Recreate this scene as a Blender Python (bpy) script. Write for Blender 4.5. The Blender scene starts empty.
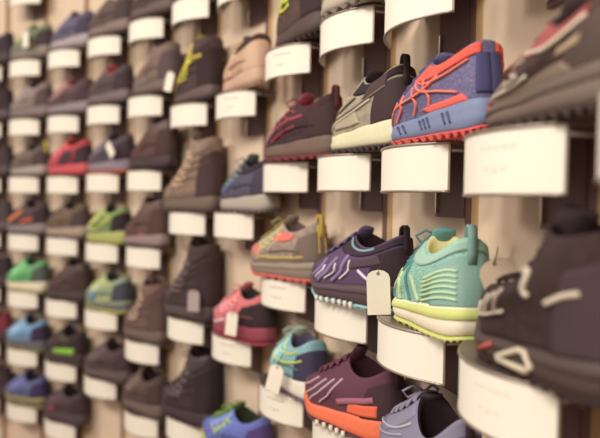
import bpy, bmesh, math, random
from math import sin, cos, pi, radians
from mathutils import Vector, Matrix
random.seed(4)
scene = bpy.context.scene
COL = scene.collection

# ------------------------------------------------------------------ camera, world, lights
EYE = 1.35
cam_d = bpy.data.cameras.new('camera')
cam_d.sensor_width = 36.0
cam_d.lens = 650 / 600 * 36
cam_d.clip_start = 0.02
cam_d.dof.use_dof = True
cam_d.dof.focus_distance = 0.83
cam_d.dof.aperture_fstop = 2.9
cam = bpy.data.objects.new('camera', cam_d)
COL.objects.link(cam)
cam.matrix_world = (Matrix.Translation((0, 0, EYE)) @ Matrix.Rotation(radians(90 - 1.45), 4, 'X')
                    @ Matrix.Rotation(radians(1.1), 4, 'Z'))
scene.camera = cam

world = bpy.data.worlds.new('world')
scene.world = world
world.use_nodes = True
bgn = world.node_tree.nodes['Background']
bgn.inputs[0].default_value = (1.0, 0.84, 0.76, 1)
bgn.inputs[1].default_value = 0.62

def area(name, loc, target, size, power, col):
    d = bpy.data.lights.new(name, 'AREA')
    d.shape = 'RECTANGLE'; d.size = size[0]; d.size_y = size[1]
    d.energy = power * 1.04; d.color = col
    o = bpy.data.objects.new(name, d)
    COL.objects.link(o)
    o.location = loc
    o.rotation_euler = (Vector(target) - Vector(loc)).to_track_quat('-Z', 'Y').to_euler()
    return o
area('ceiling_light', (-1.1, -0.9, 2.75), (0.0, 1.2, 1.3), (1.1, 0.5), 50, (1.0, 0.93, 0.82))
area('ceiling_light', (-2.6, 0.6, 2.75), (-0.8, 2.1, 1.3), (1.2, 0.5), 32, (1.0, 0.93, 0.83))

scene.view_settings.view_transform = 'Standard'
scene.view_settings.look = 'None'
scene.view_settings.gamma = 1.0
scene.view_settings.use_curve_mapping = False
scene.view_settings.exposure = 0.0

# ------------------------------------------------------------------ materials
def lin(h):
    h = h.lstrip('#')
    r = []
    for i in (0, 2, 4):
        c = int(h[i:i + 2], 16) / 255
        r.append(c / 12.92 if c <= 0.04045 else ((c + 0.055) / 1.055) ** 2.4)
    g = sum(r) / 3                               # matte film look mixed into every colour: slightly muted, blacks lifted
    return [x * .86 + g * .12 + k for x, k in zip(r, (.012, .006, .0065))]
def shade(h, f):
    h = h.lstrip('#')
    return '#' + ''.join('%02x' % max(0, min(255, int(int(h[i:i + 2], 16) * f))) for i in (0, 2, 4))
MATS = {}
def mat(h, kind='fabric'):
    key = h + kind
    if key in MATS: return MATS[key]
    m = bpy.data.materials.new(kind + '_' + h.strip('#'))
    m.use_nodes = True
    nt = m.node_tree; N = nt.nodes; L = nt.links
    p = N['Principled BSDF']
    c = lin(h)
    rough, scale, bump, var, metal, spec = dict(
        fabric=(0.85, 900, 0.35, 0.16, 0, 0.3), mesh=(0.8, 420, 0.8, 0.45, 0, 0.3),
        suede=(0.88, 420, 0.35, 0.50, 0, 0.3), leather=(0.45, 220, 0.35, 0.35, 0, 0.5),
        rubber=(0.6, 300, 0.2, 0.10, 0, 0.4), gloss=(0.33, 200, 0.03, 0.04, 0, 0.5),
        metal=(0.36, 60, 0.03, 0.10, 0.75, 0.5), chrome=(0.22, 60, 0.0, 0.0, 1.0, 0.5),
        card=(0.6, 60, 0.0, 0.02, 0, 0.35), paint=(0.55, 40, 0.04, 0.06, 0, 0.4),
        wall=(0.7, 9, 0.04, 0.10, 0, 0.3), lining=(0.95, 600, 0.2, 0.15, 0, 0.1))[kind]
    tc = N.new('ShaderNodeTexCoord')
    no = N.new('ShaderNodeTexNoise'); no.inputs['Scale'].default_value = scale * (0.25 if kind in ('suede', 'leather') else 0.5 if kind != 'wall' else 1)
    no.inputs['Detail'].default_value = 4
    L.new(tc.outputs['Object'], no.inputs['Vector'])
    src = no.outputs['Fac']
    if kind == 'mesh':
        vo = N.new('ShaderNodeTexVoronoi'); vo.inputs['Scale'].default_value = scale
        L.new(tc.outputs['Object'], vo.inputs['Vector']); src = vo.outputs['Distance']
    mr = N.new('ShaderNodeMix'); mr.data_type = 'RGBA'
    d = [x * (1 - var) for x in c] + [1]; b = [min(1, x * (1 + var)) for x in c] + [1]
    mr.inputs[6].default_value = d; mr.inputs[7].default_value = b
    L.new(src, mr.inputs[0]); L.new(mr.outputs[2], p.inputs['Base Color'])
    if bump:
        bp = N.new('ShaderNodeBump'); bp.inputs['Strength'].default_value = bump
        bp.inputs['Distance'].default_value = 0.0006 if kind != 'wall' else 0.002
        L.new(src, bp.inputs['Height']); L.new(bp.outputs['Normal'], p.inputs['Normal'])
    p.inputs['Roughness'].default_value = rough
    p.inputs['Metallic'].default_value = metal
    p.inputs['Specular IOR Level'].default_value = spec
    MATS[key] = m
    return m

# ------------------------------------------------------------------ mesh helpers
def mesh_obj(name, verts, faces, material, parent=None, smooth=True):
    me = bpy.data.meshes.new(name)
    me.from_pydata([tuple(v) for v in verts], [], faces)
    me.validate()
    bm = bmesh.new(); bm.from_mesh(me)
    bmesh.ops.recalc_face_normals(bm, faces=bm.faces[:])
    bm.to_mesh(me); bm.free()
    if smooth:
        me.polygons.foreach_set('use_smooth', [True] * len(me.polygons))
    me.materials.append(material)
    o = bpy.data.objects.new(name, me)
    COL.objects.link(o)
    o.parent = parent
    return o
class MB:
    def __init__(s): s.v = []; s.f = []
    def add(s, v, f):
        n = len(s.v); s.v += [Vector(x) for x in v]; s.f += [tuple(i + n for i in q) for q in f]
    def box(s, a, b):
        (x0, y0, z0), (x1, y1, z1) = a, b
        s.add([(x0, y0, z0), (x1, y0, z0), (x1, y1, z0), (x0, y1, z0), (x0, y0, z1), (x1, y0, z1), (x1, y1, z1), (x0, y1, z1)],
              [(3, 2, 1, 0), (4, 5, 6, 7), (0, 1, 5, 4), (1, 2, 6, 5), (2, 3, 7, 6), (3, 0, 4, 7)])
    def tube(s, pts, r, n=6):
        pts = [Vector(p) for p in pts]; vs = []; fs = []
        for i, p in enumerate(pts):
            t = (pts[min(i + 1, len(pts) - 1)] - pts[max(i - 1, 0)]).normalized()
            a = t.orthogonal().normalized() if i == 0 else (a - t * a.dot(t)).normalized()
            b = t.cross(a)
            for k in range(n):
                w = 2 * pi * k / n
                vs.append(p + (a * cos(w) + b * sin(w)) * r)
        for i in range(len(pts) - 1):
            for k in range(n):
                k2 = (k + 1) % n
                fs.append((i * n + k, i * n + k2, (i + 1) * n + k2, (i + 1) * n + k))
        fs.append(tuple(range(n))[::-1]); fs.append(tuple((len(pts) - 1) * n + k for k in range(n)))
        s.add(vs, fs)
    def loft(s, rings, closed=True, cap0=False, cap1=False):
        n = len(rings[0]); vs = [p for r in rings for p in r]; fs = []
        for i in range(len(rings) - 1):
            for k in range(n if closed else n - 1):
                k2 = (k + 1) % n
                fs.append((i * n + k, i * n + k2, (i + 1) * n + k2, (i + 1) * n + k))
        if cap0: fs.append(tuple(range(n))[::-1])
        if cap1: fs.append(tuple((len(rings) - 1) * n + k for k in range(n)))
        s.add(vs, fs)
    def build(s, name, material, parent=None, smooth=True):
        return mesh_obj(name, s.v, s.f, material, parent, smooth)
def empty(name, loc, rotz, label, cat, group=None):
    o = bpy.data.objects.new(name, None); COL.objects.link(o)
    o.empty_display_size = 0.02
    o.location = loc; o.rotation_euler = (0, 0, rotz)
    o['label'] = label; o['category'] = cat
    if group: o['group'] = group
    return o
def interp(xs, ys, x):
    if x <= xs[0]: return ys[0]
    for i in range(len(xs) - 1):
        if x <= xs[i + 1]:
            t = (x - xs[i]) / (xs[i + 1] - xs[i]); t = t * t * (3 - 2 * t)
            return ys[i] + (ys[i + 1] - ys[i]) * t
    return ys[-1]
def lerp(a, b, t): return a + (b - a) * t

# ------------------------------------------------------------------ the curved display wall
PX, PZ, T0, C1, C2, C3, PITCH = 0.19241, 0.59061, 1.43081, -1.12647, 0.31324, -0.00153, 0.23753
SD = 0.053                                      # straight side of a shelf before its round front
def heading(s): return T0 + C1 * s + C2 * s * s + C3 * s ** 3
def wall_point(n):
    """bay n (9 = nearest full bay, falling to the left): point on the wall face, heading"""
    i = 9.0 - n
    X, Z = PX, PZ
    st = 60; d = i / st
    for k in range(st):
        a = heading((k + .5) * d / 9)
        X -= PITCH * d * cos(a); Z += PITCH * d * sin(a)
    t = heading(i / 9)
    return X + SD * sin(t), Z + SD * cos(t), t
BAY = {n: wall_point(n) for n in range(-3, 14)}
def bay_frame(n):
    X, Y, t = BAY[n]
    return X, Y, pi - t
def to_world(n, lx, ly):
    X, Y, t = BAY[n]
    return X - lx * cos(t) - ly * sin(t), Y + lx * sin(t) - ly * cos(t)

mb = MB()
pts = [wall_point(-3 + k * 0.25)[:2] for k in range(0, 65)]
nrm = [wall_point(-3 + k * 0.25)[2] for k in range(0, 65)]
rings = []
for z in (0.0, 2.9): rings.append([Vector((p[0], p[1], z)) for p in pts])
back = [Vector((p[0] + .06 * sin(t), p[1] + .06 * cos(t), 2.9)) for p, t in zip(pts, nrm)]
rings.append(back); rings.append([Vector((b.x, b.y, 0)) for b in back])
mb.loft(rings, closed=False)
w = mb.build('wall_back', mat('#d8bfa3', 'wall')); w['kind'] = 'structure'
mb = MB(); mb.box((-4, -3, -0.05), (1.6, 4, 0.0))
f = mb.build('floor', mat('#8a7563', 'wall'), smooth=False); f['kind'] = 'structure'

tn = 1
for n in range(-3, 13):
    X, Y, rz = bay_frame(n)
    mb = MB(); mb.box((-.052, -.004, 0.02), (-.040, .0045, 2.85))
    o = mb.build('trim_%d' % tn, mat('#6d4a40', 'paint'), smooth=False)
    o.location = (X, Y, 0); o.rotation_euler = (0, 0, rz); o['kind'] = 'structure'
    mb = MB(); mb.box((-.066, -.004, 0.02), (-.0522, .0030, 2.85))
    e = mb.build('edge_strip', mat('#bd9a66', 'paint'), o, smooth=False)
    tn += 1

# ------------------------------------------------------------------ shelves
HW, BULGE = 0.0905, 0.035
CH = 0.052
def arc(t, off=0.0):
    """front edge at t in -1..1, pushed out by off along its normal"""
    x, y = HW * t, SD + BULGE * (1 - t * t)
    nx, ny = 2 * BULGE * t / HW, 1.0
    l = math.hypot(nx, ny)
    return x + off * nx / l, y + off * ny / l
def make_shelf(n, H, label, marks=0, seg=20, hook=True):
    X, Y, rz = bay_frame(n)
    t = empty('shoe_shelf', (X, Y, EYE + H + 0.029), rz, label, 'shelf', None)
    T = [-1 + 2 * k / seg for k in range(seg + 1)]
    def outl(z, off=0): return [Vector((HW, 0.001, z)), Vector((HW, SD * .5, z))] + [Vector((*arc(q, off), z)) for q in reversed(T)] + [Vector((-HW, SD * .5, z)), Vector((-HW, 0.001, z))]
    mb = MB(); mb.loft([outl(-.003), outl(0)], True, True, True)
    mb.build('plate', mat('#94857a', 'metal'), t, smooth=False)
    def strip(z0, z1, o0, o1, t0=-1, t1=1):
        m = MB()
        Q = [t0 + (t1 - t0) * k / seg for k in range(seg + 1)]
        r = []
        for q in Q:
            a = arc(q, o0); b = arc(q, o1)
            r.append([Vector((a[0], a[1], z0)), Vector((b[0], b[1], z0)), Vector((b[0], b[1], z1)), Vector((a[0], a[1], z1))])
        m.loft(r, True, True, True)
        return m
    strip(-.0575, -.003, -.001, .0006).build('label_holder', mat('#b0a294', 'metal'), t, smooth=False)
    strip(-.0555, -.0035, .0008, .0016, -.985, .985).build('price_card', mat('#ebe6d6', 'card'), t, smooth=False)
    m = MB()
    m.tube([(*arc(q, .0016), -.0018) for q in T], .0020, 6)
    m.tube([(*arc(q, .0016), -.0568) for q in T], .0016, 6)
    m.build('holder_rim', mat('#a89a8e', 'metal'), t)
    m = MB(); m.box((-.039, 0.0005, -.088), (.036, .006, -.0035)); m.build('mounting_plate', mat('#6a4c48', 'paint'), t, smooth=False)
    if hook:
        m = MB()
        m.box((.026, .006, -.083), (.0285, .0105, -.052)); m.box((.0305, .006, -.080), (.0325, .009, -.052))
        m.build('hook', mat('#c9bdb0', 'chrome'), t, smooth=False)
    for sx in (-1, 1):
        m = MB(); m.tube([(sx * (HW - .001), .002, -.010), (sx * (HW - .001), SD - .002, -.010)], .0022, 6)
        m.build('side_rail', mat('#a09488', 'metal'), t)
    if marks:
        r = random.Random(marks)
        def bar(a0, a1, z0, z1):
            m = MB()
            Q = [a0, (a0 + a1) / 2, a1]; rr = []
            for q in Q:
                a = arc(q, .0014); b = arc(q, .0019)
                rr.append([Vector((a[0], a[1], z0)), Vector((b[0], b[1], z0)), Vector((b[0], b[1], z1)), Vector((a[0], a[1], z1))])
            m.loft(rr, True, True, True)
            m.build('printed_line', mat('#e2d8c4' if marks < 3 else '#c6baa8', 'card'), t, smooth=False)
        for k in range(3):
            bar(.80 - .06 * r.random(), .88, -.019 - .011 * k, -.0165 - .011 * k)
        for k in range(5):
            a = -.12 - .10 * k
            bar(a - .07, a, -.018, -.0145)
        for k in range(3):
            a = -.2 - .11 * k
            bar(a - .06, a, -.036 - .002 * (k % 2), -.033)
    return t

# ------------------------------------------------------------------ shoes
class Shoe:
    def __init__(s, L=.238, W=.088, kind='low', hs=1.0, nu=40, ns=10, tb=None, P2=None, x1=None, sd=None):
        s.L, s.W, s.nu, s.ns = L, W, nu, ns
        k = dict(low=dict(b=.100, sd=.070, f=.100, x1=.45, P2=(.25, -.040)),
                 mid=dict(b=.124, sd=.106, f=.130, x1=.42, P2=(.07, -.066)),
                 boot=dict(b=.160, sd=.146, f=.166, x1=.385, P2=(.01, -.100)),
                 tall=dict(b=.200, sd=.192, f=.205, x1=.39, P2=(.05, -.135)))[kind]
        s.k = {a: (v * hs if a in ('b', 'sd', 'f') else v) for a, v in k.items()}
        s.hs = hs; s.kind = kind
        s.tb = tb if tb is not None else (.023 if kind == 'low' else .034) * hs
        if P2: s.k['P2'] = P2
        if x1: s.k['x1'] = x1
        if sd: s.k['sd'] = sd
        s.cx0, s.cw = (.035, .031) if kind in ('low', 'mid') else (.03, .034)
    def ab(s, u): return 2 * pi * u
    def outline(s, u, inset=0.0):
        a = s.ab(u); t = (1 - cos(a)) / 2
        lat = sin(a) >= 0
        m = interp([0, .2, .45, .7, .88, 1], [.80, .80, .80, 1.0, .92, .86] if lat else [.80, .76, .60, .92, .98, .92], t)
        y = (s.W / 2 * m) * abs(sin(a)) ** .72 * (1 if lat else -1)
        y += interp([0, .6, 1], [0, 0, -.008], t)
        x = s.L * (t - .5)
        if inset:
            r = 1 - inset / (s.W / 2); rx = 1 - inset / (s.L / 2)
            return Vector((x * rx, y * r, 0))
        return Vector((x, y, 0))
    def zb(s, t): return .013 * max(0, (t - .72) / .28) ** 2 + .004 * max(0, (.1 - t) / .1) ** 2
    def zt(s, t): return interp([0, .25, .5, .75, 1], [.040, .035, .030, .026, .038], t) * (0.6 + .4 * s.hs)
    def S(s, u, q):
        a = s.ab(u); t = (1 - cos(a)) / 2
        P0 = s.outline(u, .003); P0.z = s.zt(t) - .002
        k = s.k
        z3 = k['sd'] + (k['b'] - k['sd']) * ((1 + cos(a)) / 2) ** 2.6 + (k['f'] - k['sd']) * ((1 - cos(a)) / 2) ** 2.2
        x3 = s.L * (s.cx0 + (k['x1'] - s.cx0) * t - .5)
        y3 = s.cw * (1 if sin(a) >= 0 else -1) * abs(sin(a)) ** .8
        P3 = Vector((x3, y3, z3))
        w = t ** {'low': 1.4, 'mid': 1.0}.get(s.kind, .8)
        dz = P3.z - P0.z
        out = Vector((P0.x * .2, P0.y, 0)).normalized() if P0.length else Vector((1, 0, 0))
        P1a = P0 + out * .005 + Vector((0, 0, .38 * dz)); P1b = P0 + Vector((.005, out.y * .003, s.tb))
        P2a = P3 + Vector((0, out.y * .004, -.33 * dz)); P2b = P3 + Vector((k['P2'][0] * s.L, y3 * .9, k['P2'][1] * s.hs))
        P1 = P1a.lerp(P1b, w); P2 = P2a.lerp(P2b, w)
        r = 1 - q
        return P0 * r ** 3 + P1 * (3 * r * r * q) + P2 * (3 * r * q * q) + P3 * q ** 3
    def N(s, u, q):
        e = .004
        du = s.S(u + e, q) - s.S(u - e, q)
        q0, q1 = max(0, q - .02), min(1, q + .02)
        dq = s.S(u, q1) - s.S(u, q0)
        n = du.cross(dq)
        return -n.normalized() if n.length > 1e-12 else Vector((0, 0, 1))
    # parts -------------------------------------------------
    def sole(s, root, out, mid, mid2=None, lug='trail', lugc=None):
        nu = s.nu * 2
        U = [k / nu for k in range(nu)]
        def ring(inset, zf):
            r = []
            for k, u in enumerate(U):
                t = (1 - cos(s.ab(u))) / 2
                p = s.outline(u, inset); p.z = zf(t, k); r.append(p)
            return r
        mb = MB()
        g = .0042 if lug == 'trail' else .002
        per = 4 if s.nu > 40 else 3
        f = lambda t, k: s.zb(t) + (0 if (k // (per // 2 if per > 3 else 1)) % (2 if per > 3 else 3) else g)
        mb.loft([ring(.010, f), ring(.002, f), ring(-.0012 if lug == 'trail' else .0, lambda t, k: s.zb(t) + g + .001), ring(.004, lambda t, k: s.zb(t) + g + .0035)], True, True, True)
        mb.build('outsole', mat(out, 'rubber'), root, smooth=False)
        mb = MB()
        zl = lambda t, k: s.zb(t) + .0065
        zh = lambda t, k: s.zt(t)
        zm = lambda a: (lambda t, k: lerp(zl(t, k), zh(t, k), a))
        mb.loft([ring(.004, zl), ring(.0, zm(.12)), ring(-.0015, zm(.4)), ring(.0005, zm(.7)), ring(.0, zm(.92)), ring(.004, zh)], True, True, True)
        mb.build('midsole', mat(mid, 'rubber'), root)
        if mid2:
            mb = MB()
            mb.loft([ring(.001, zm(.50)), ring(-.0032, zm(.56)), ring(-.0026, zm(.78)), ring(.001, zm(.93))], True)
            mb.build('sole_band', mat(mid2, 'rubber'), root)
    def upper(s, root, col, lining, kind='fabric'):
        U = [k / s.nu for k in range(s.nu)]
        rings = []
        for j in range(s.ns + 1):
            q = j / s.ns
            rings.append([s.S(u, q) for u in U])
        top = rings[-1]
        c = sum(top, Vector()) / len(top)
        def ins(r, dz, z=None):
            o = []
            for p in top:
                d = Vector((p.x - c.x, p.y - c.y, 0)); l = d.length
                v = Vector((c.x, c.y, p.z)) + d * max(.05, (l - r) / l); v.z = (p.z + dz) if z is None else z
                o.append(v)
            return o
        rings.append(ins(.0018, .0022))
        mb = MB(); mb.loft(rings, True, True, False); mb.build('upper', mat(col, kind), root)
        mb = MB(); mb.loft([ins(.0018, .0022), ins(.005, .001), ins(.0065, -.006), ins(.007, -.02), ins(.008, 0, s.zt(.2) + .004)], True, False, True)
        mb.build('lining', mat(lining, 'lining'), root)
    def tongue(s, root, col, up=.020, tw=1.0):
        P = s.S(.5, .999); Q = s.S(.5, .80)
        d0 = (P - Q).normalized()
        pts = [Q + (P - Q) * .2, Q + (P - Q) * .7, P]
        base = P + Vector((-.004, 0, -.004))
        A = []
        wd = [.011, .014, .015, .014, .010]
        dirv = (d0 * .45 + Vector((-.12, 0, 1)) * .55).normalized()
        spine = [base - d0 * .022 + Vector((-.004, 0, -.003)), base, base + dirv * up * .5, base + dirv * up * .85, base + dirv * up]
        th = .0045
        for p, w_ in zip(spine, wd):
            n = Vector((dirv.z, 0, -dirv.x))
            r = []
            for k in range(12):
                a = 2 * pi * k / 12
                r.append(p + Vector((0, cos(a) * w_ * tw, 0)) + n * (sin(a) * th * (1 if tw == 1 else 2.6) * (1 if abs(cos(a)) < .8 else .6)))
            A.append(r)
        mb = MB(); mb.loft(A, True, True, True); mb.build('tongue', mat(col, 'fabric'), root)
    def laces(s, root, col, n=5, s0=.62, s1=.97, r=.0021, bow=True):
        mb = MB()
        rows = [s0 + (s1 - s0) * k / (n - 1) for k in range(n)]
        def pt(u, q, h): return s.S(u, q) + s.N(u, q) * h
        dl = .075
        for i, q in enumerate(rows):
            mb.tube([pt(.5 - dl + 2 * dl * a / 6, q, .002 + .0035 * sin(pi * a / 6)) for a in range(7)], r, 5)
            if i < n - 1:
                q2 = rows[i + 1]
                for sg in (-1, 1):
                    mb.tube([pt(.5 + sg * (-dl + 2 * dl * a / 6), lerp(q, q2, a / 6), .003 + .0035 * sin(pi * a / 6)) for a in range(7)], r, 5)
        if bow:
            c = pt(.5, rows[-1] - .03, .008)
            for sg in (-1, 1):
                mb.tube([c, c + Vector((.006, sg * .013, .006)), c + Vector((.012, sg * .024, -.002)), c + Vector((.010, sg * .018, -.010)), c + Vector((.004, sg * .006, -.003)), c], r * .9, 5)
        mb.build('laces', mat(col, 'fabric'), root)
    def patch(s, root, name, col, u0, u1, q0, q1, off=.0014, kind='fabric', nu=None, label=None, sl=0.0, sl1=None):
        """raised piece following the upper; sl shifts u with height (slant)"""
        nu = nu or max(4, int(abs(u1 - u0) * s.nu * 1.2)); nq = max(3, int((q1 - q0) * s.ns * 1.4))
        if sl1 is None: sl1 = sl
        G = []
        for j in range(-1, nq + 2):
            jj = min(max(j, 0), nq); a = jj / nq; q = lerp(q0, q1, a)
            row = []
            for i in range(-1, nu + 2):
                ii = min(max(i, 0), nu)
                u = lerp(u0 + sl * a, u1 + sl1 * a, ii / nu)
                edge = (i != ii) or (j != jj)
                row.append(s.S(u, q) + s.N(u, q) * (-.0012 if edge else off))
            G.append(row)
        mb = MB(); mb.loft(G, False)
        o = mb.build(name, mat(col, kind), root)
        if label: o['label'] = label
        return o
    def ribbon(s, root, name, col, way, w=.003, h=.0012, kind='fabric', seg=14, mirror=True):
        for mir in ((0, 1) if mirror else (0,)):
            P = [((1 - u) if mir else u, q) for u, q in way]
            pts = []
            for k in range(seg + 1):
                x = k / seg * (len(P) - 1); i = min(int(x), len(P) - 2); t = x - i
                p0 = P[max(i - 1, 0)]; p1 = P[i]; p2 = P[i + 1]; p3 = P[min(i + 2, len(P) - 1)]
                c = [0.5 * (2 * p1[m] + (p2[m] - p0[m]) * t + (2 * p0[m] - 5 * p1[m] + 4 * p2[m] - p3[m]) * t * t + (3 * p1[m] - p0[m] - 3 * p2[m] + p3[m]) * t ** 3) for m in (0, 1)]
                c[1] = min(1, max(0, c[1])); pts.append(c)
            C = [s.S(*c) for c in pts]; Nn = [s.N(*c) for c in pts]
            rr = []
            for k in range(seg + 1):
                t = (C[min(k + 1, seg)] - C[max(k - 1, 0)]).normalized()
                b = t.cross(Nn[k]).normalized(); n = Nn[k]
                rr.append([C[k] + b * (-w / 2) + n * -.001, C[k] + b * (-w / 2 * .8) + n * h, C[k] + b * (w / 2 * .8) + n * h, C[k] + b * (w / 2) + n * -.001])
            mb = MB(); mb.loft(rr, True, True, True)
            mb.build(name, mat(col, kind), root)
    def pull_tab(s, root, col, w=.010, up=.012):
        q0 = .62
        A = []
        P = [s.S(0, q0) + Vector((-.0015, 0, 0)), s.S(0, .8) + Vector((-.003, 0, 0)), s.S(0, 1) + Vector((-.004, 0, 0)),
             s.S(0, 1) + Vector((-.003, 0, up)), s.S(0, 1) + Vector((.001, 0, up + .003)), s.S(0, 1) + Vector((.006, 0, up)), s.S(0, 1) + Vector((.008, 0, -.006))]
        for k, p in enumerate(P):
            t = (P[min(k + 1, 6)] - P[max(k - 1, 0)]).normalized(); n = Vector((t.z, 0, -t.x))
            A.append([p + Vector((0, -w / 2, 0)) + n * .001, p + Vector((0, w / 2, 0)) + n * .001, p + Vector((0, w / 2, 0)) - n * .001, p + Vector((0, -w / 2, 0)) - n * .001])
        mb = MB(); mb.loft(A, True, True, True); mb.build('pull_tab', mat(col, 'fabric'), root)

def shoe(n, H, label, cat='shoe', kind='low', L=.232, W=.086, hs=1.12, lu=-.03, yaw=0.0, dv=0.004, near=0,
         up='#555555', upk='fabric', out='#3a2c2c', mid='#5a4b4a', mid2=None, lug='trail', lining='#2e2226',
         tongue=None, lace='#3a2e30', cap=None, heel=None, guard=None, stay=None, collar=None, tab=None,
         lines=(), patches=(), nl=5, tup=None, bow=True, group=None, name=None, tw=1.0, auto=None, **shape):
    X, Y, t = BAY[n]
    ph = radians(yaw)
    ly = .045 + dv + (L / 2 - .04) * sin(ph)
    x, y = to_world(n, lu, ly)
    nm = name or {'low': 'running_shoe', 'mid': 'hiking_shoe', 'boot': 'hiking_boot', 'tall': 'high_boot'}[kind]
    if cat == 'shoe' and kind in ('boot', 'tall'): cat = 'boot'
    root = empty(nm, (x, y, EYE + H + .0293), pi - t + ph, label, cat, group or 'footwear displayed on the wall shelves')
    nu, ns = ((36, 9), (56, 14), (80, 18))[near]
    s = Shoe(L, W, kind, hs, nu, ns, **shape)
    if tup is None: tup = .018 if kind != 'mid' else .008
    if auto is None: auto = near < 2
    if auto:
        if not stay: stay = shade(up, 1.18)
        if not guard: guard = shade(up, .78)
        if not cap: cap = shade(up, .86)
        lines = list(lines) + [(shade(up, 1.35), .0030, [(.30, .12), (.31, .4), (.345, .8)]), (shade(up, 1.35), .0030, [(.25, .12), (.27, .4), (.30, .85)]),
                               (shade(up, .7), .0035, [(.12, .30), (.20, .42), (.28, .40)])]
        if lace:
            lq = (.56, .68, .80, .92) if kind == 'low' else (.36, .48, .60, .72, .84)
            ul = .315 if kind == 'low' else .235
            lines += [(shade(lace, 1.35 if kind == 'low' else 1.6), .0038, [(ul, q), (ul + .04, q - .02), (ul + .09, q + .06)]) for q in lq]
        if kind in ('boot', 'tall'):
            lines += [(shade(up, .68), .004, [(.06, q), (.18, q - .03), (.33, q)]) for q in (.62, .74, .86)]
    s.sole(root, out, mid, mid2, lug)
    s.upper(root, up, lining, upk)
    if tongue: s.tongue(root, tongue, tup, tw)
    if lace: s.laces(root, lace, nl, .60 if kind in ('low', 'mid') else .45, bow=bow)
    if cap: s.patch(root, 'toe_cap', cap, .5 - .115, .5 + .115, 0, .30, kind='rubber')
    if guard: s.patch(root, 'mudguard', guard, -.5, .4999, 0, .12, .0011, kind='rubber', nu=nu)
    if heel: s.patch(root, 'heel_counter', heel, -.15, .15, 0, .78, .0016)
    if stay:
        s.patch(root, 'eyestay', stay, .36, .425, .50, 1, .0018); s.patch(root, 'eyestay', stay, .575, .64, .50, 1, .0018)
    if collar: s.patch(root, 'collar_band', collar, -.40, .40, .84, 1, .0017, nu=nu)
    if tab: s.pull_tab(root, tab)
    for ln in lines:
        col, w_, way = ln[:3]
        s.ribbon(root, 'side_stripe', col, way, w_, .0028 if near == 2 else .0022)
    for p in patches:
        col, u0, u1, q0, q1 = p[:5]
        sl = p[5] if len(p) > 5 else 0
        s.patch(root, 'side_panel', col, u0, u1, q0, q1, .002, sl=sl)
        s.patch(root, 'side_panel', col, 1 - u0, 1 - u1, q0, q1, .002, sl=-sl)
    root['_n'] = n
    del root['_n']
    return root, s

def hang_tag(root, pos, size, label, tilt=0.0, turn=0.0, col='#ece4d2', string_to=None):
    """paper tag on a string; pos is in the shoe's own frame, the card faces outward (+Y)"""
    rz = root.rotation_euler.z
    R = Matrix.Rotation(rz, 4, 'Z')
    wpos = Vector(root.location) + (R @ Vector(pos))
    t = empty('hang_tag', wpos, rz + turn, label, 'tag', 'paper hang tags on the footwear')
    w_, h_ = size
    rot = Matrix.Rotation(tilt, 3, 'Y')
    out = []
    c = .35 * w_
    P = [(-w_ / 2, -h_), (w_ / 2, -h_), (w_ / 2, -c)]
    for k in range(1, 6): a = pi * k / 6; P.append((w_ / 2 * cos(a), -c + c * sin(a)))
    P.append((-w_ / 2, -c))
    mb = MB()
    mb.loft([[rot @ Vector((x, 0, z)) for x, z in P], [rot @ Vector((x, .0008, z)) for x, z in P]], True, True, True)
    mb.build('card', mat(col, 'card'), t, smooth=False)
    mb = MB(); mb.tube([rot @ Vector((.0016 * cos(a), .0012, -.005 + .0016 * sin(a))) for a in [2 * pi * k / 8 for k in range(9)]], .0006, 4)
    mb.build('eyelet', mat('#5b4a48', 'metal'), t)
    if string_to is None: string_to = (.002, -.010, .020)
    if string_to is not None:
        e = Matrix.Rotation(-turn, 4, 'Z') @ Vector(string_to)
        s0 = rot @ Vector((0, .001, -.004))
        mb = MB(); mb.tube([s0, s0.lerp(e, .5) + Vector((0, .003, 0)), e], .0006, 4)
        mb.build('string', mat('#4a3a3c', 'fabric'), t)
    return t

# ------------------------------------------------------------------ bay by bay
Y_, A, B, C, D, E, F, G, H, I, J, K = range(-1, 11)

def tube_label(x): return x
SH = {}
def shelf(n, H, label, marks=0):
    t = make_shelf(n, H, label, marks, 20 if n >= 6 else 12)
    t['group'] = 'curved metal shoe shelves along the display wall'
    return t

# --- nearest bay, right edge
shelf(K, .045, 'curved metal shelf cut off by the right edge of the photo')
shelf(J, .25, 'curved metal shelf above the large dark shoe with red lining')
shelf(J, .0378, 'large curved shelf with faintly printed card, under the grey shoe with red lining', marks=2)
r, s = shoe(J, .0378, 'large dark grey trail shoe with red collar lining, cut off at top right', near=2, L=.240, W=.080, hs=.86, lu=-.036, yaw=-3, dv=-.004, tb=.004, P2=(.26, -.056), sd=.052, x1=.36,
     up='#4a3a36', upk='suede', out='#4d403a', mid='#75655a', mid2='#695a50', lining='#2c2024', tongue='#3a2a2e', lace='#33272a',
     cap='#3b2d2e', heel='#54453f', tab=None, kind='low', bow=False,
     lines=[('#c9beb0', .0035, [(.37, .34), (.33, .30), (.27, .34), (.24, .44)]), ('#c9beb0', .003, [(.29, .44), (.28, .56), (.31, .62)]), ('#a29486', .003, [(.34, .40), (.33, .52), (.36, .60)]),
            ('#a04a4c', .006, [(.39, .20), (.37, .24), (.35, .25)])],
     patches=[('#a04c4c', .12, .38, .80, 1.0), ('#8c7a66', .13, .30, .02, .26, .02), ('#b9a583', .12, .17, .42, .56)])
s.ribbon(r, 'sole_accent', '#b5504e', [(.36, .0), (.345, .035), (.33, .07)], .005, .003)
s.ribbon(r, 'collar_trim', '#dcd0bb', [(.37, .82), (.30, .83), (.22, .80), (.12, .84)], .003, .003)
shelf(J, -.1695, 'large curved shelf with white card under the black hiking boot', marks=1)
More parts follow.
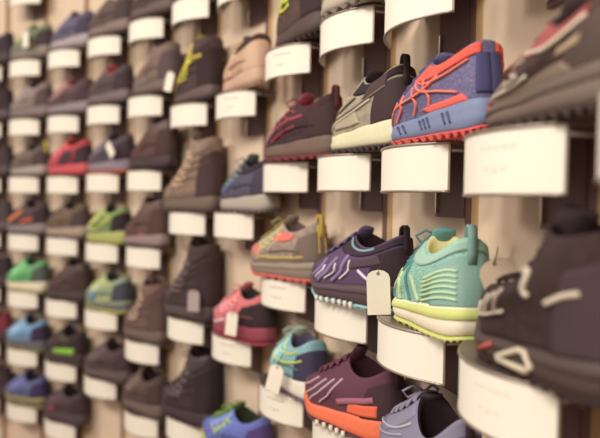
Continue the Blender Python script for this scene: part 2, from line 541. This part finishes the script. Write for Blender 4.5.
r, s = shoe(J, -.1695, 'large black hiking boot with silver lace guards and triangle in its sole', near=2, L=.240, W=.086, hs=.77, lu=-.040, yaw=-2, dv=-.002, kind='boot', tb=.058, P2=(.06, -.104), x1=.33,
     up='#352724', upk='suede', out='#2c2221', mid='#43352f', mid2='#4a3b38', lining='#1c1418', tongue='#261b20', lace='#2a1f22',
     cap='#3a2c2c', heel='#42343a', tab='#241a1e', tup=.016, tw=1.25, bow=False, nl=7,
     lines=[('#c5b9a6', .0032, [(.37, .20), (.34, .16), (.30, .17), (.26, .26)]), ('#b4a899', .0028, [(.355, .40), (.335, .30), (.325, .18)]), ('#b4a899', .0028, [(.345, .50), (.315, .36), (.30, .18)]),
            ('#b4a899', .0028, [(.34, .60), (.295, .42), (.275, .22)]),
            ('#d2c6b2', .0045, [(.34, .80), (.29, .82), (.25, .64), (.22, .56)]), ('#d2c6b2', .0050, [(.17, .46), (.14, .54), (.10, .55)])])
mbx = MB()
def solept(s, u, a, off):
    t = (1 - cos(2 * pi * u)) / 2; p = s.outline(u, -off); p.z = lerp(s.zb(t) + .006, s.zt(t), a); return p
mbx.tube([solept(s, *q, .003) for q in ((.255, .15), (.225, .18), (.195, .20), (.187, .35), (.20, .78), (.212, .82), (.238, .55), (.258, .28), (.255, .15))], .0028, 6)
mbx.build('sole_ring', mat('#d3c6ab', 'rubber'), r)
mbx = MB(); mbx.tube([solept(s, *q, .002) for q in ((.30, .30), (.285, .50), (.27, .72))], .0030, 6)
mbx.build('sole_accent', mat('#ad4440', 'rubber'), r)

# --- bay I
shelf(I, .2458, 'curved shelf cut off by the top edge, above the blue trail shoe')
shelf(I, .0438, 'curved shelf with blank white card under the blue and coral shoe')
r, s = shoe(I, .0438, 'slate blue trail running shoe with coral web lines and coral lugs', near=2, L=.237, W=.082, lu=-.041, yaw=0, dv=-.001, hs=.98, tb=.020, P2=(.27, -.036),
     up='#6a6690', upk='mesh', out='#ea5b54', mid='#7384ac', lining='#3f3f66', tongue='#5a5884', lace='#4a4a72', stay='#565684', tup=.012, bow=False,
     lines=[('#f07d68', .0026, q) for q in ([(.37, .04), (.355, .28), (.37, .50)], [(.30, .04), (.29, .32), (.335, .62)], [(.245, .08), (.245, .36), (.30, .72)], [(.195, .14), (.205, .42), (.27, .82)], [(.11, .20), (.17, .38), (.24, .58), (.32, .82)],
                                            [(.40, .20), (.35, .36), (.29, .48), (.24, .60), (.20, .78)])] + [('#f07d68', .0022, [(.30, .80), (.24, .72), (.16, .70), (.08, .74)])],
     patches=[('#f0604e', .075, .20, .0, .14, .02), ('#3f4272', .0, .05, .1, .8, .0)])
s.patch(r, 'collar_band', '#f0553f', .03, .34, .80, 1, .0022); s.patch(r, 'collar_band', '#f0553f', -.3, -.03, .84, 1, .0022)
for a0, a1, u0 in ((.3, .75, .28), (.3, .75, .265), (.3, .75, .215), (.3, .75, .203), (.3, .75, .191), (.3, .75, .145), (.3, .75, .13)):
    m = MB(); m.tube([solept(s, u0, a0, .001), solept(s, u0 + .012, a1, .001)], .0016, 5); m.build('sole_groove', mat('#434a6c', 'rubber'), r)
shelf(I, -.1771, 'curved shelf with blank white card under the teal running shoe')
r, s = shoe(I, -.1771, 'teal running shoe with lime sole and pale green heel waves', near=2, L=.223, W=.092, lu=-.036, yaw=-8, dv=.002,
     up='#86bfae', upk='mesh', out='#c9cf72', mid='#efe6cc', mid2='#cfdb78', lug='flat', lining='#e6e2a4', tongue='#5a9a96', lace='#4f7f80', tab='#7ba39c', tup=.014, heel='#86b5aa',
     collar='#9fcbb8',
     lines=[('#bfe0b0', .0030, [(.045, .10 + .085 * k), (.09, .13 + .09 * k), (.14, .13 + .092 * k), (.185, .06 + .092 * k)]) for k in range(6)] +
           [('#b6d8ac', .0065, [(.20, .04), (.225, .38), (.26, .62)]), ('#b6d8ac', .006, [(.36, .04), (.32, .30), (.32, .55)]), ('#b6d8ac', .005, [(.42, .06), (.38, .3), (.385, .55)]),
            ('#c6e0a8', .006, [(.28, .04), (.29, .35), (.34, .62)]), ('#4f958f', .003, [(.24, .06), (.26, .4), (.31, .74), (.36, .86)]), ('#4f958f', .003, [(.32, .05), (.33, .4), (.37, .8)])])
hang_tag(r, (-.132, -.012, .094), (.036, .046), 'beige paper tag hanging behind the heel of the teal running shoe', tilt=.35, turn=1.35, col='#d3bda1', string_to=(.002, -.006, .012))
shelf(I, -.378, 'curved shelf below the bottom edge, holding the lavender grey shoe')
r, s = shoe(I, -.378, 'lavender grey hiking shoe with dark collar, cut off by the bottom edge', near=2, L=.238, W=.094, tup=.006, lu=-.030, yaw=-2, dv=.004, hs=1.2, kind='low', sd=.062, name='hiking_shoe',
     up='#7f7d96', upk='fabric', out='#3a3038', mid='#5b5568', lining='#1d1419', tongue='#3a2e38', lace='#8a879c', cap='#6b6a84', tab='#2c2028', heel='#4e4a5e', stay='#8886a0',
     lines=[('#b4b0c0', .0032, [(.44, .2), (.40, .4), (.36, .7), (.34, .95)]), ('#a5a2b6', .003, [(.40, .14), (.36, .4), (.32, .8)]), ('#a5a2b6', .003, [(.34, .1), (.30, .5), (.27, .9)]), ('#a5a2b6', .003, [(.27, .1), (.24, .5), (.22, .9)])])

# --- bay H
shelf(H, .2654, 'curved shelf with plain white card under the pale grey trainer')
shoe(H, .2654, 'pale grey trainer with teal line, cut off by the top edge', near=1, L=.24, lu=-.04, yaw=2,
     up='#b3a896', upk='mesh', out='#8e8478', mid='#b8ac98', lug='trail', lining='#4b4040', tongue='#9a9082', lace='#8f8a80', lines=[('#6f9a90', .003, [(.44, .25), (.38, .5), (.33, .9)]), ('#6f9a90', .003, [(.38, .1), (.3, .5), (.26, .9)])])
shelf(H, .0471, 'curved shelf with white card under the taupe hiking shoe')
r, s = shoe(H, .0471, 'taupe grey hiking shoe with black collar and cream toe sole', near=2, L=.226, W=.092, hs=1.14, lu=-.064, yaw=-1, dv=-.001, name='hiking_shoe', collar='#2a2024',
     up='#a29783', upk='suede', out='#4a3c3a', mid='#d9d6ae', mid2=None, lining='#1f151a', tongue='#2a1f24', lace='#7d7466', tab='#33272b', heel='#3c2f31', tup=.014, bow=False,
     stay='#b3a78f', lines=[('#6f6457', .0035, [(.40, .12), (.33, .30), (.26, .52), (.18, .66), (.10, .70)]), ('#c8bda6', .003, [(.38, .10), (.31, .28), (.24, .48), (.17, .58)]),
                            ('#c2b69e', .003, [(.44, .35), (.40, .55), (.36, .80)]), ('#5a4e47', .003, [(.41, .45), (.34, .55), (.29, .80)])],
     patches=[('#4a3b3a', .10, .22, .70, .98, .0), ('#b7ab93', .20, .30, .12, .5, .03)])
shelf(H, -.1808, 'curved shelf with white card under the purple trail shoe')
r, s = shoe(H, -.1808, 'dark purple trail shoe with silver zigzag lines and pale teal sole edge', near=2, L=.240, W=.094, hs=1.07, lu=-.056, yaw=9, dv=-.003,
     up='#594468', upk='fabric', out='#8dbfc2', lug='flat', mid='#4c3a40', mid2='#54414a', lining='#1a1218', tongue='#54436a', lace='#65557c', cap='#4c3b62', tab='#2c2028', heel='#2b1f28', tup=.016, bow=False,
     collar='#35283a',
     lines=[('#8b7aa6', .006, [(.37, .08), (.345, .36), (.375, .62)]), ('#8b7aa6', .006, [(.315, .08), (.295, .38), (.335, .74)]),
            ('#8b7aa6', .006, [(.265, .08), (.25, .40), (.295, .84)]), ('#e2d8e4', .0026, [(.335, .14), (.318, .36), (.34, .52)]), ('#e2d8e4', .0026, [(.288, .14), (.27, .38), (.30, .62)]),
            ('#e2d8e4', .0030, [(.242, .16), (.225, .42), (.26, .74)]), ('#e2d8e4', .0042, [(.19, .40), (.165, .24), (.14, .10)])],
     patches=[('#4f404c', .11, .23, .50, .76, .03)])
s.ribbon(r, 'collar_trim', '#7aa5ae', [(.40, .99), (.33, .96), (.26, .955), (.18, .97)], .004, .003)
for k in range(7):
    u = .20 + .018 * k
    m = MB(); m.tube([solept(s, u, -.28, .0015), solept(s, u, .08, .0025)], .0030, 6); m.build('sole_lug', mat('#e2dcd0', 'rubber'), r)
hang_tag(r, (-.122, .054, .064), (.031, .060), 'white paper tag hanging from the purple trail shoe', tilt=0.05, turn=1.0, string_to=(.004, -.016, .030))
shelf(H, -.374, 'curved shelf with white card at the bottom edge, under the plum shoe')
r, s = shoe(H, -.374, 'plum trail shoe with thick orange midsole and silver lines', near=2, L=.238, W=.096, hs=1.12, lu=-.044, yaw=10, dv=-.002,
     up='#5f3448', upk='fabric', out='#4a3540', lug='flat', mid='#ee6c3c', lining='#2a141c', tongue='#4a2030', lace='#6c3a4c', cap='#6a3b52', tab='#3a1c28', heel='#3f2630', tup=.024, bow=False,
     lines=[('#c3a5b0', .003, q) for q in ([(.40, .14), (.38, .36), (.39, .6)], [(.36, .10), (.34, .38), (.36, .7)], [(.32, .10), (.305, .4), (.335, .8)], [(.28, .12), (.27, .42), (.31, .88)])] + [('#a06072', .010, [(.23, .28), (.18, .38), (.11, .44)])],
     patches=[('#f0653a', .09, .19, .05, .30, .0)])
for k in range(5):
    u = .20 + .02 * k
    m = MB(); m.tube([solept(s, u, -.28, .0015), solept(s, u, .06, .0025)], .0032, 6); m.build('sole_lug', mat('#e2dcd0', 'rubber'), r)

# --- bay G
shelf(G, .2633, 'curved shelf with faintly printed card under the boot with lime laces', marks=3)
shoe(G, .2633, 'dark brown boot with bright lime laces at the top edge', kind='boot', near=1, L=.235, lu=-.03, yaw=-8,
     up='#55423c', upk='suede', out='#33282a', mid='#4b3b38', lining='#211a1c', tongue='#a8c83a', lace='#b8dc2c', heel='#33282c', lines=[('#b8dc2c', .010, [(.36, .10), (.32, .32), (.29, .55), (.27, .85)]), ('#b8dc2c', .008, [(.29, .5), (.25, .42), (.23, .5), (.25, .7)])])
shelf(G, .0468, 'curved shelf with white card under the black and maroon hiking shoe')
shoe(G, .0468, 'black and maroon hiking shoe with pink toe lines and red lining', near=1, L=.240, W=.094, hs=1.1, lu=-.062, yaw=4, name='hiking_shoe',
     up='#3c272b', upk='suede', out='#8a3a48', mid='#6b5548', lining='#8c2c40', tongue='#8a2f42', lace='#7c2a3c', heel='#3c2a2a', cap='#6a4a4a', tab='#5a2530',
     lines=[('#b07f88', .005, [(.43, .12), (.41, .3), (.40, .5)]), ('#b07f88', .005, [(.40, .10), (.38, .3), (.375, .55)]), ('#b58a80', .005, [(.37, .08), (.35, .25), (.35, .5)]), ('#8c2c44', .006, [(.30, .1), (.26, .4), (.22, .5)]), ('#a23a52', .006, [(.34, .55), (.30, .75), (.22, .8)])])
shelf(G, -.1735, 'curved shelf with white card under the grey and coral shoe', marks=3)
shoe(G, -.1735, 'grey hiking shoe with coral patches and yellow piping', near=1, L=.238, W=.092, hs=1.08, lu=-.016, yaw=7, name='hiking_shoe',
     up='#9c8b7c', upk='suede', out='#e0665a', mid='#857768', mid2='#93846f', lining='#6b5a50', tongue='#8c7c6c', lace='#9a9a4c', cap='#e0705e', tab='#c8b040', heel='#76675c', bow=True,
     lines=[('#d4bc48', .003, [(.10, .14), (.20, .16), (.30, .20)]), ('#d4bc48', .003, [(.015, .2), (.015, .6), (.02, .95)])],
     patches=[('#ec6c5c', .20, .33, .78, .98, .0), ('#e8806c', .31, .34, .25, .52, .02), ('#e8806c', .37, .395, .25, .48, .015), ('#e8806c', .41, .43, .22, .42, .01)])
shelf(G, -.3862, 'curved shelf with faintly printed card under the blue and lime shoe', marks=3)
r, s = shoe(G, -.3862, 'pale blue running shoe with lime collar lines and navy heel', near=1, L=.228, W=.088, lu=-.032, yaw=-8,
     up='#7fb2bb', upk='mesh', out='#5c5060', mid='#e2dccb', lug='flat', lining='#55506a', tongue='#a2b8a0', lace='#9ac0b0', heel='#373452', cap='#9cc4c4', 
     lines=[('#c3d64a', .004, [(.38, .98), (.32, .88), (.24, .84), (.16, .90)]), ('#c3d64a', .004, [(.40, .40), (.32, .55), (.22, .52), (.10, .56)]), ('#e6e6da', .005, [(.36, .1), (.34, .4), (.36, .7)])])
hang_tag(r, (-.050, .054, .060), (.030, .052), 'white paper tag leaning on the pale blue shoe', tilt=-.25, turn=.7)

# --- bay F
shelf(F, .4651, 'curved shelf cut off by the top edge, above the tan sandal')
shelf(F, .2115, 'curved shelf with printed card under the tan sandal', marks=4)
shoe(F, .2115, 'tan walking sandal with dark collar and orange toggle', cat='sandal', name='walking_sandal', near=1, L=.225, lu=-.012, yaw=-10,
     up='#c8a184', upk='suede', out='#b08c74', mid='#c4a287', lug='flat', lining='#3b2a2c', collar='#44302f', tongue='#5a4442', lace='#c9963f', heel='#cdaa90', lines=[('#d3b59c', .008, [(.40, .05), (.34, .4), (.31, .9)]), ('#9a5a44', .006, [(.36, .02), (.30, .06), (.24, .06)])])
shelf(F, -.0534, 'curved shelf with plain white card under the navy grey hiking shoe')
shoe(F, -.0534, 'navy and grey hiking shoe with pale grey sole and green tints', near=1, L=.238, W=.092, hs=1.15, lu=-.052, yaw=-2, kind='low', name='hiking_shoe',
     up='#525266', upk='suede', out='#6c6260', mid='#aaa096', collar='#2c2630', lining='#29222c', tongue='#4c5a58', lace='#6d7d70', cap='#7a7d6c', heel='#3f3a4c', lines=[('#6a8a72', .006, [(.42, .2), (.38, .45), (.37, .8)]), ('#5560a0', .007, [(.34, .12), (.30, .4), (.30, .7)])])
shelf(F, -.3294, 'curved shelf with printed card under the pink running shoe', marks=3)
r, s = shoe(F, -.3294, 'pink running shoe with black heel and dark red sole', near=1, L=.234, W=.088, lu=-.046, yaw=3,
     up='#d06a70', upk='mesh', out='#9c2c40', mid='#8c3144', lug='flat', lining='#2c3a30', tongue='#c05a64', lace='#d98a8c', cap='#d8868a', heel='#2e2226',
     lines=[('#e2a0a0', .003, [(.42, .1), (.40, .4), (.41, .7)]), ('#e2a0a0', .003, [(.37, .1), (.35, .4), (.37, .8)]), ('#d8cfc6', .006, [(.36, .03), (.32, .08), (.27, .2)])], patches=[('#2e2226', .12, .20, .05, .80, .02)])
hang_tag(r, (-.050, .054, .068), (.026, .050), 'white paper tag hanging on the pink running shoe', tilt=-.1, turn=.6)
shelf(F, -.592, 'curved shelf below the bottom edge, holding the blue and violet shoe')
shoe(F, -.592, 'blue and violet running shoe with lime toe and green laces', near=1, L=.236, lu=-.035, yaw=10, hs=1.1,
     up='#5d6fc0', upk='mesh', out='#c9d545', mid='#c6cf4c', lug='flat', lining='#2b3a26', tongue='#4c6a30', lace='#7ca83c', heel='#4a3c7c', lines=[('#8a5fc4', .007, [(.38, .1), (.35, .4), (.36, .8)]), ('#b8cc3c', .005, [(.40, .98), (.34, .8), (.3, .4)])])

# --- bay E
shelf(E, .473, 'curved shelf with white card at the top edge, above the yellow laced boot')
shoe(E, .473, 'dark shoe almost wholly above the top edge, in the fifth full column', lu=-.03, up='#4a3c3c', mid='#4c4040')
shelf(E, .2116, 'curved shelf with white card under the yellow laced boot')
r, s = shoe(E, .2116, 'black hiking boot with bright yellow lace panel', kind='boot', near=1, L=.232, lu=-.014, yaw=-6, hs=.95,
     up='#4c3a3a', upk='suede', out='#37292c', mid='#5c4a46', lining='#271d22', tongue='#8c842c', lace='#cfc42c', heel='#2e2226', cap='#7c5e4e',
     lines=[('#d8cc2c', .010, [(.34, .10), (.31, .35), (.30, .56), (.27, .68), (.20, .72), (.12, .68)]), ('#d8cc2c', .012, [(.30, .55), (.29, .75), (.31, .97)])])
hang_tag(r, (.020, .060, .082), (.024, .050), 'white paper tag hanging on the yellow laced boot', tilt=-.25, turn=.5)
shelf(E, -.0574, 'curved shelf with white card under the tan high boot')
shoe(E, -.0574, 'tan and taupe suede high boot with dark heel', kind='boot', near=1, L=.238, W=.094, hs=1.12, lu=-.018, yaw=4,
     up='#8a7363', upk='suede', out='#5a4a42', mid='#6a5a4e', lining='#33262a', tongue='#6b574c', lace='#97806c', cap='#a08a70', heel='#443234', lines=[('#a8937a', .005, [(.40, .1), (.36, .4), (.38, .7)])])
shelf(E, -.3264, 'curved shelf with white card under the charcoal high boot')
r, s = shoe(E, -.3264, 'charcoal winter high boot with rounded shaft', kind='boot', near=1, L=.240, W=.096, hs=1.2, lu=-.014, yaw=0,
     up='#40322f', upk='suede', out='#2e2326', mid='#4c3e40', lining='#241a20', tongue='#3a2d30', lace='#5c4e52', cap='#4e4042', heel='#33272b', lines=[('#74666a', .005, [(.38, .1), (.34, .4), (.37, .6)]), ('#66585c', .005, [(.32, .1), (.28, .5), (.3, .9)])])
hang_tag(r, (-.105, .050, .085), (.030, .052), 'grey oval tag hanging on the charcoal high boot', turn=.6, col='#a89a98')
shelf(E, -.5827, 'curved shelf with white card at the bottom edge under the black high boot')
shoe(E, -.5827, 'black high boot with wrinkled shaft above the bottom edge', kind='boot', near=1, L=.240, W=.100, hs=1.12, lu=-.018, yaw=2,
     up='#362a2e', upk='leather', out='#2a2024', mid='#382c30', lining='#1c1418', tongue='#33272c', lace='#5c4f54', cap='#3c3034', heel='#2c2226', lines=[('#675a5e', .004, [(.42, .2), (.36, .4), (.30, .36), (.2, .44)]), ('#5c4f54', .004, [(.40, .5), (.34, .55), (.26, .62)])])

# --- bay D
DS = [
 (.4684, 'curved shelf with white card under the dark hiker, fourth column top', dict(label='dark brown hiking shoe at the top edge, right of the teal eyelet shoe', up='#4c3c38', upk='suede', mid='#5c4c48', lace='#3a2c30', hs=1.1, name='hiking_shoe', lines=[('#6c5a54', .005, [(.4, .1), (.36, .5), (.37, .9)])])),
 (.2575, 'curved shelf with white card under the brown boot with navy collar', dict(label='brown suede hiking boot with navy blue collar lining', kind='mid', hs=1.06, lu=-.04, yaw=-2, up='#7a675c', upk='suede', mid='#6c5a54', out='#4c3e3c', lining='#262238', tongue='#2f2b44', heel='#57474a', cap='#857064', lace='#5c4c48', lines=[('#a59384', .006, [(.36, .3), (.32, .5), (.3, .8)]), ('#8c8098', .006, [(.34, .02), (.3, .08), (.24, .1)])])),
 (.0522, 'curved shelf with white card under the brown leather boot', dict(label='plain dark brown leather boot with thick dark sole', kind='mid', hs=1.06, lu=-.03, yaw=-2, up='#553c36', upk='leather', mid='#3a2b2d', out='#2c2124', lining='#2e2024', heel='#47322f', cap='#6b5048', lace='#4a3430')),
 (-.1615, 'curved shelf with white card under the maroon brown pull on boot', dict(label='maroon brown pull on boot with pinkish sole', kind='mid', hs=1.06, lu=0.0, yaw=-2, up='#5f443f', upk='leather', mid='#8e7a78', out='#55484a', lining='#33242a', heel='#523a37', lace=None, cap='#6c4e48', lines=[('#b4585a', .006, [(.24, .01), (.21, .03), (.18, .04)])])),
 (-.4259, 'curved shelf with white card under the light brown ankle boot', dict(label='light brown fabric ankle boot, fourth column from left', kind='boot', hs=1.05, lu=.0, yaw=-3, up='#705850', upk='suede', mid='#6a5850', out='#4c3e3c', lining='#35262a', tongue='#7a6258', heel='#5a4640', cap='#8a7264', lace='#9c8676', lines=[('#94806f', .006, [(.38, .2), (.34, .5), (.36, .9)])])),
 (-.6312, 'curved shelf with white card at the bottom edge under the laced brown shoe', dict(label='grey brown laced hiking shoe above bottom edge, left of black high boot', kind='low', hs=1.2, lu=-.0, yaw=-3, up='#57463f', upk='suede', mid='#6a5850', out='#3c3030', lining='#211a1e', tongue='#33282a', heel='#44352f', cap='#79655a', lace='#83736a')),
]
CS = [
 (.4593, 'curved shelf with white card under the grey hiker with teal eyelet', dict(label='grey brown hiking shoe with small teal eyelet', lu=-.025, hs=1.15, up='#5e4e4a', upk='suede', mid='#7c6a60', out='#4c4040', lining='#33282c', heel='#473a3c', name='hiking_shoe', lace='#4a3d40', lines=[('#5a9488', .006, [(.41, .60), (.395, .64), (.385, .66)]), ('#85756a', .005, [(.38, .1), (.35, .5), (.36, .8)])])),
 (.2538, 'curved shelf with white card under the grey trainer with red tongue', dict(label='dark grey trainer with small red tongue and collar accents', lu=-.025, up='#54484a', mid='#6e5f60', out='#463a3c', lining='#2a1e24', tongue='#c04040', lace='#544648', heel='#3a2e32', lines=[('#c83c3c', .008, [(.41, .42), (.40, .52), (.39, .58)]), ('#b84040', .005, [(.35, .98), (.28, .95), (.2, .97)])])),
 (.0483, 'curved shelf with white card under the grey trainer with coral sole', dict(label='dark mauve grey trainer with thin coral red sole', lu=-.035, up='#534a55', upk='mesh', mid='#857884', out='#d0604c', lining='#2a2028', tongue='#45394a', lace='#857a88', heel='#382c36', lines=[('#9a90a0', .004, [(.4, .1), (.37, .4), (.38, .8)])])),
 (-.1633, 'curved shelf with white card under the yellow green and black trainer', dict(label='black running shoe with yellow green and white splashes', lu=-.02, yaw=-2, hs=1.1, up='#7d9a5c', upk='mesh', mid='#a9b060', out='#b6b84c', lining='#211c20', tongue='#3f4c2c', lace='#d6cc5c', heel='#262022', cap='#5ea06c', lines=[('#dcd24c', .007, [(.42, .1), (.37, .4), (.38, .8)]), ('#e0ddd0', .009, [(.39, .08), (.33, .25), (.29, .3)]), ('#3c4a34', .006, [(.33, .1), (.3, .5), (.3, .9)]), ('#dcd24c', .006, [(.29, .1), (.22, .5), (.2, .9)])])),
 (-.3688, 'curved shelf with white card under the pale green and blue trainer', dict(label='pale green and blue running shoe with yellow sole', lu=-.03, up='#8fa282', upk='mesh', mid='#5e6570', out='#c6c848', mid2='#7d8a6a', lining='#2e2c2c', tongue='#4c5c50', lace='#b9c46c', heel='#3e4450', cap='#a2b48c', patches=[('#5f88a4', .26, .34, .05, .5, .02)], lines=[('#c4cc58', .006, [(.36, .96), (.3, .9), (.22, .92)]), ('#d3d468', .006, [(.26, .02), (.22, .06), (.16, .08)])])),
 (-.5774, 'curved shelf with white card under the plain dark brown trainer', dict(label='plain dark brown trainer, third column from left near bottom', lu=-.04, yaw=3, hs=1.15, up='#4e3f42', upk='suede', mid='#5c4c4c', out='#33282a', lining='#241b20', tongue='#3f3236', lace='#6c5c5e', heel='#3f3236', lines=[('#7c6c6c', .004, [(.4, .1), (.36, .4), (.38, .8)])])),
]
BS = [
 (.4525, 'curved shelf with white card under the slate blue sneaker', dict(label='slate blue canvas sneaker with grey sole', lu=-.038, yaw=0, lug='flat', up='#5d5a74', mid='#a2969a', out='#857a7c', lining='#33304a', tongue='#4c4a64', lace=None, heel='#403c54', name='sneaker')),
 (.2411, 'curved shelf with white card under the dark shoe with pink accents', dict(label='dark brown hiking shoe with pink and red lace accents', lu=-.038, yaw=3, hs=1.1, up='#5b484b', upk='suede', mid='#8a7a80', out='#4c4044', lining='#271c22', tongue='#94444c', lace='#c08488', heel='#433438', cap='#8a5a5c', name='hiking_shoe', lines=[('#c44c54', .007, [(.43, .35), (.42, .45), (.41, .5)]), ('#c44c54', .005, [(.37, .97), (.3, .93), (.24, .95)]), ('#bfa0a0', .007, [(.40, .3), (.38, .5), (.37, .6)])])),
 (.0429, 'curved shelf with white card under the red trainer', dict(label='bright red running shoe with dark heel', lu=-.03, yaw=0, hs=1.15, up='#c03c48', upk='mesh', mid='#c84450', out='#7c2c38', lining='#381c24', tongue='#c43a44', lace='#d87078', heel='#3a2c34', cap='#d0505c', patches=[('#3e3640', .16, .26, .12, .8, .02)], lines=[('#a08078', .006, [(.36, .2), (.33, .4), (.34, .6)])])),
 (-.1587, 'curved shelf with white card under the olive brown hiking shoe', dict(label='olive brown mesh hiking shoe with beige sole', lu=-.02, hs=1.1, up='#6e5d4c', upk='mesh', mid='#a08e7c', out='#6e6050', lining='#33262a', tongue='#4c3d3c', lace='#4c3d3c', heel='#4a3b3c', name='hiking_shoe', lines=[('#3f3234', .005, [(.38, .2), (.34, .5), (.36, .9)])])),
 (-.3635, 'curved shelf with white card under the brown laced ankle boot', dict(label='dark brown ankle boot in the second column', kind='mid', lu=-.03, hs=1.0, up='#4a3836', upk='leather', mid='#42332f', out='#33272a', lining='#261b20', tongue='#3d2e2e', lace='#4a3a38', heel='#3f302e', cap='#5c4642')),
 (-.5716, 'curved shelf with white card under the black shoe with lime heel', dict(label='black trainer with bright lime green patch low on heel', lu=-.015, yaw=-2, up='#3c3032', upk='mesh', mid='#3a2e30', out='#4c4c38', lining='#211a1e', tongue='#33282c', lace='#4c4044', heel='#2c2226', patches=[('#8ed038', .10, .27, .0, .30, .0)], lines=[('#6c7c3c', .005, [(.34, .95), (.28, .9), (.2, .92)])])),
 (-.7665, 'curved shelf with white card at the bottom edge under the mauve grey trainer', dict(label='dark mauve grey trainer with small pink spot', lu=-.02, hs=1.1, up='#4c3d42', upk='mesh', mid='#4c3d42', out='#3a2e32', lining='#261c22', tongue='#3a2e34', lace='#5c4d52', heel='#3a2d32', lines=[('#c83c5c', .009, [(.30, .22), (.28, .26), (.26, .28)])])),
]
AS = [
 (.695, 'curved shelf at the top left corner above the grey green trainer', None),
 (.4484, 'curved shelf with white card under the grey green trainer', dict(label='grey green trainer with lime lace accents and dark heel', lu=-.03, up='#758068', upk='mesh', mid='#83766e', out='#6a5f5c', lining='#332c2c', tongue='#8c9a44', lace='#a4b050', heel='#3c3638', cap='#7d8c74')),
 (.2441, 'curved shelf with white card under the pale grey mauve hiker', dict(label='pale grey and mauve hiking shoe with dark collar', lu=-.03, hs=1.2, up='#8a7c78', upk='suede', mid='#7c6c6a', out='#54474a', lining='#2c1f26', tongue='#4c3b40', lace='#94868a', heel='#564548', cap='#a0928a', name='hiking_shoe')),
 (.0432, 'curved shelf with white card under the grey suede trainer', dict(label='grey suede trainer with pale sole and small yellow heel tab', lu=-.018, yaw=-4, hs=1.05, up='#6e5f5a', upk='suede', mid='#a0948a', out='#5c5050', lining='#33262a', tongue='#564846', lace='#6c5c58', heel='#4a3b3e', tab='#d0c83c', cap='#938880')),
 (-.1576, 'curved shelf with white card under the dark shoe with orange stripe', dict(label='dark grey shoe with broad orange stripe on its toe', lu=-.018, hs=1.1, up='#4e4246', upk='mesh', mid='#867a7c', out='#5a4c50', lining='#2a1f26', tongue='#3a2e34', lace='#5c5054', heel='#352a30', lines=[('#f07c38', .018, [(.37, .20), (.34, .5), (.33, .85)]), ('#e0603c', .011, [(.24, .2), (.19, .26), (.14, .3)])])),
 (-.3584, 'curved shelf with white card under the mint green trainer', dict(label='mint green running shoe with cream sole', lu=-.018, lug='flat', up='#62b070', upk='mesh', mid='#ddd4b4', out='#b5b27c', lining='#33403a', tongue='#4a7c58', lace='#90cc98', heel='#4c5c50', cap='#7cc488')),
 (-.5627, 'curved shelf with white card under the light blue trainer', dict(label='light blue running shoe with navy heel and olive sole', lu=-.018, hs=1.1, up='#6c9cc4', upk='mesh', mid='#5c5c64', out='#99924c', lining='#28202e', tongue='#3c3c64', lace='#96b8cc', heel='#2f2a44', cap='#7fb0d0')),
 (-.76, 'curved shelf with white card at the bottom left under the blue violet trainer', dict(label='blue violet trainer with yellow olive sole, bottom left', lu=-.018, hs=1.1, up='#5a6494', upk='mesh', mid='#5a5468', out='#aca03c', mid2='#a0963c', lining='#242036', tongue='#3c3468', lace='#6c68a4', heel='#352c5c', cap='#6474a4')),
]
YS = [
 (.452, 'curved shelf at the left edge under the dark navy shoe', dict(label='dark navy shoe at the left edge, left of grey green trainer', up='#362c34', mid='#3c3036')),
 (.246, 'curved shelf at the left edge under the black shoe with pale sole', dict(label='black shoe at the left edge, left of the pale grey hiker', up='#33262e', mid='#4c4048')),
 (.044, 'curved shelf at the left edge, level with the red trainer', dict(label='dark brown shoe at the left edge, left of the grey suede trainer', up='#42343a', mid='#4c3e42')),
 (-.158, 'curved shelf at the left edge, level with the orange striped shoe', dict(label='charcoal shoe at the left edge, left of the orange striped shoe', up='#4a4044', mid='#564a4c')),
 (-.36, 'curved shelf at the left edge, level with the mint green trainer', dict(label='black shoe at the left edge, left of the mint green trainer', up='#33282c', mid='#3c3034')),
 (-.563, 'curved shelf at the left edge under the dark red trainer', dict(label='dark red trainer at the left edge', up='#7c2434', mid='#3c2a30', upk='mesh')),
 (-.765, 'curved shelf in the bottom left corner', dict(label='dark shoe in the bottom left corner, left of the blue violet trainer', up='#3a2e34', mid='#3c3036')),
]
ZS = [(.452, 'left'), (.246, 'left')]
made = {}
for n, LST in ((D, DS), (C, CS), (B, BS), (A, AS), (Y_, YS)):
    for i, (Hh, sl, sp) in enumerate(LST):
        shelf(n, Hh, sl)
        if sp:
            made[(n, i)] = shoe(n, Hh, near=1 if n >= C else 0, bow=False, **sp)
hang_tag(made[(A, 1)][0], (-.055, .055, .085), (.034, .055), 'white paper tag on the grey green trainer', tilt=0)
hang_tag(made[(C, 2)][0], (-.078, .058, .085), (.026, .050), 'white paper tag tilted over the heel of the coral soled trainer', tilt=.7)
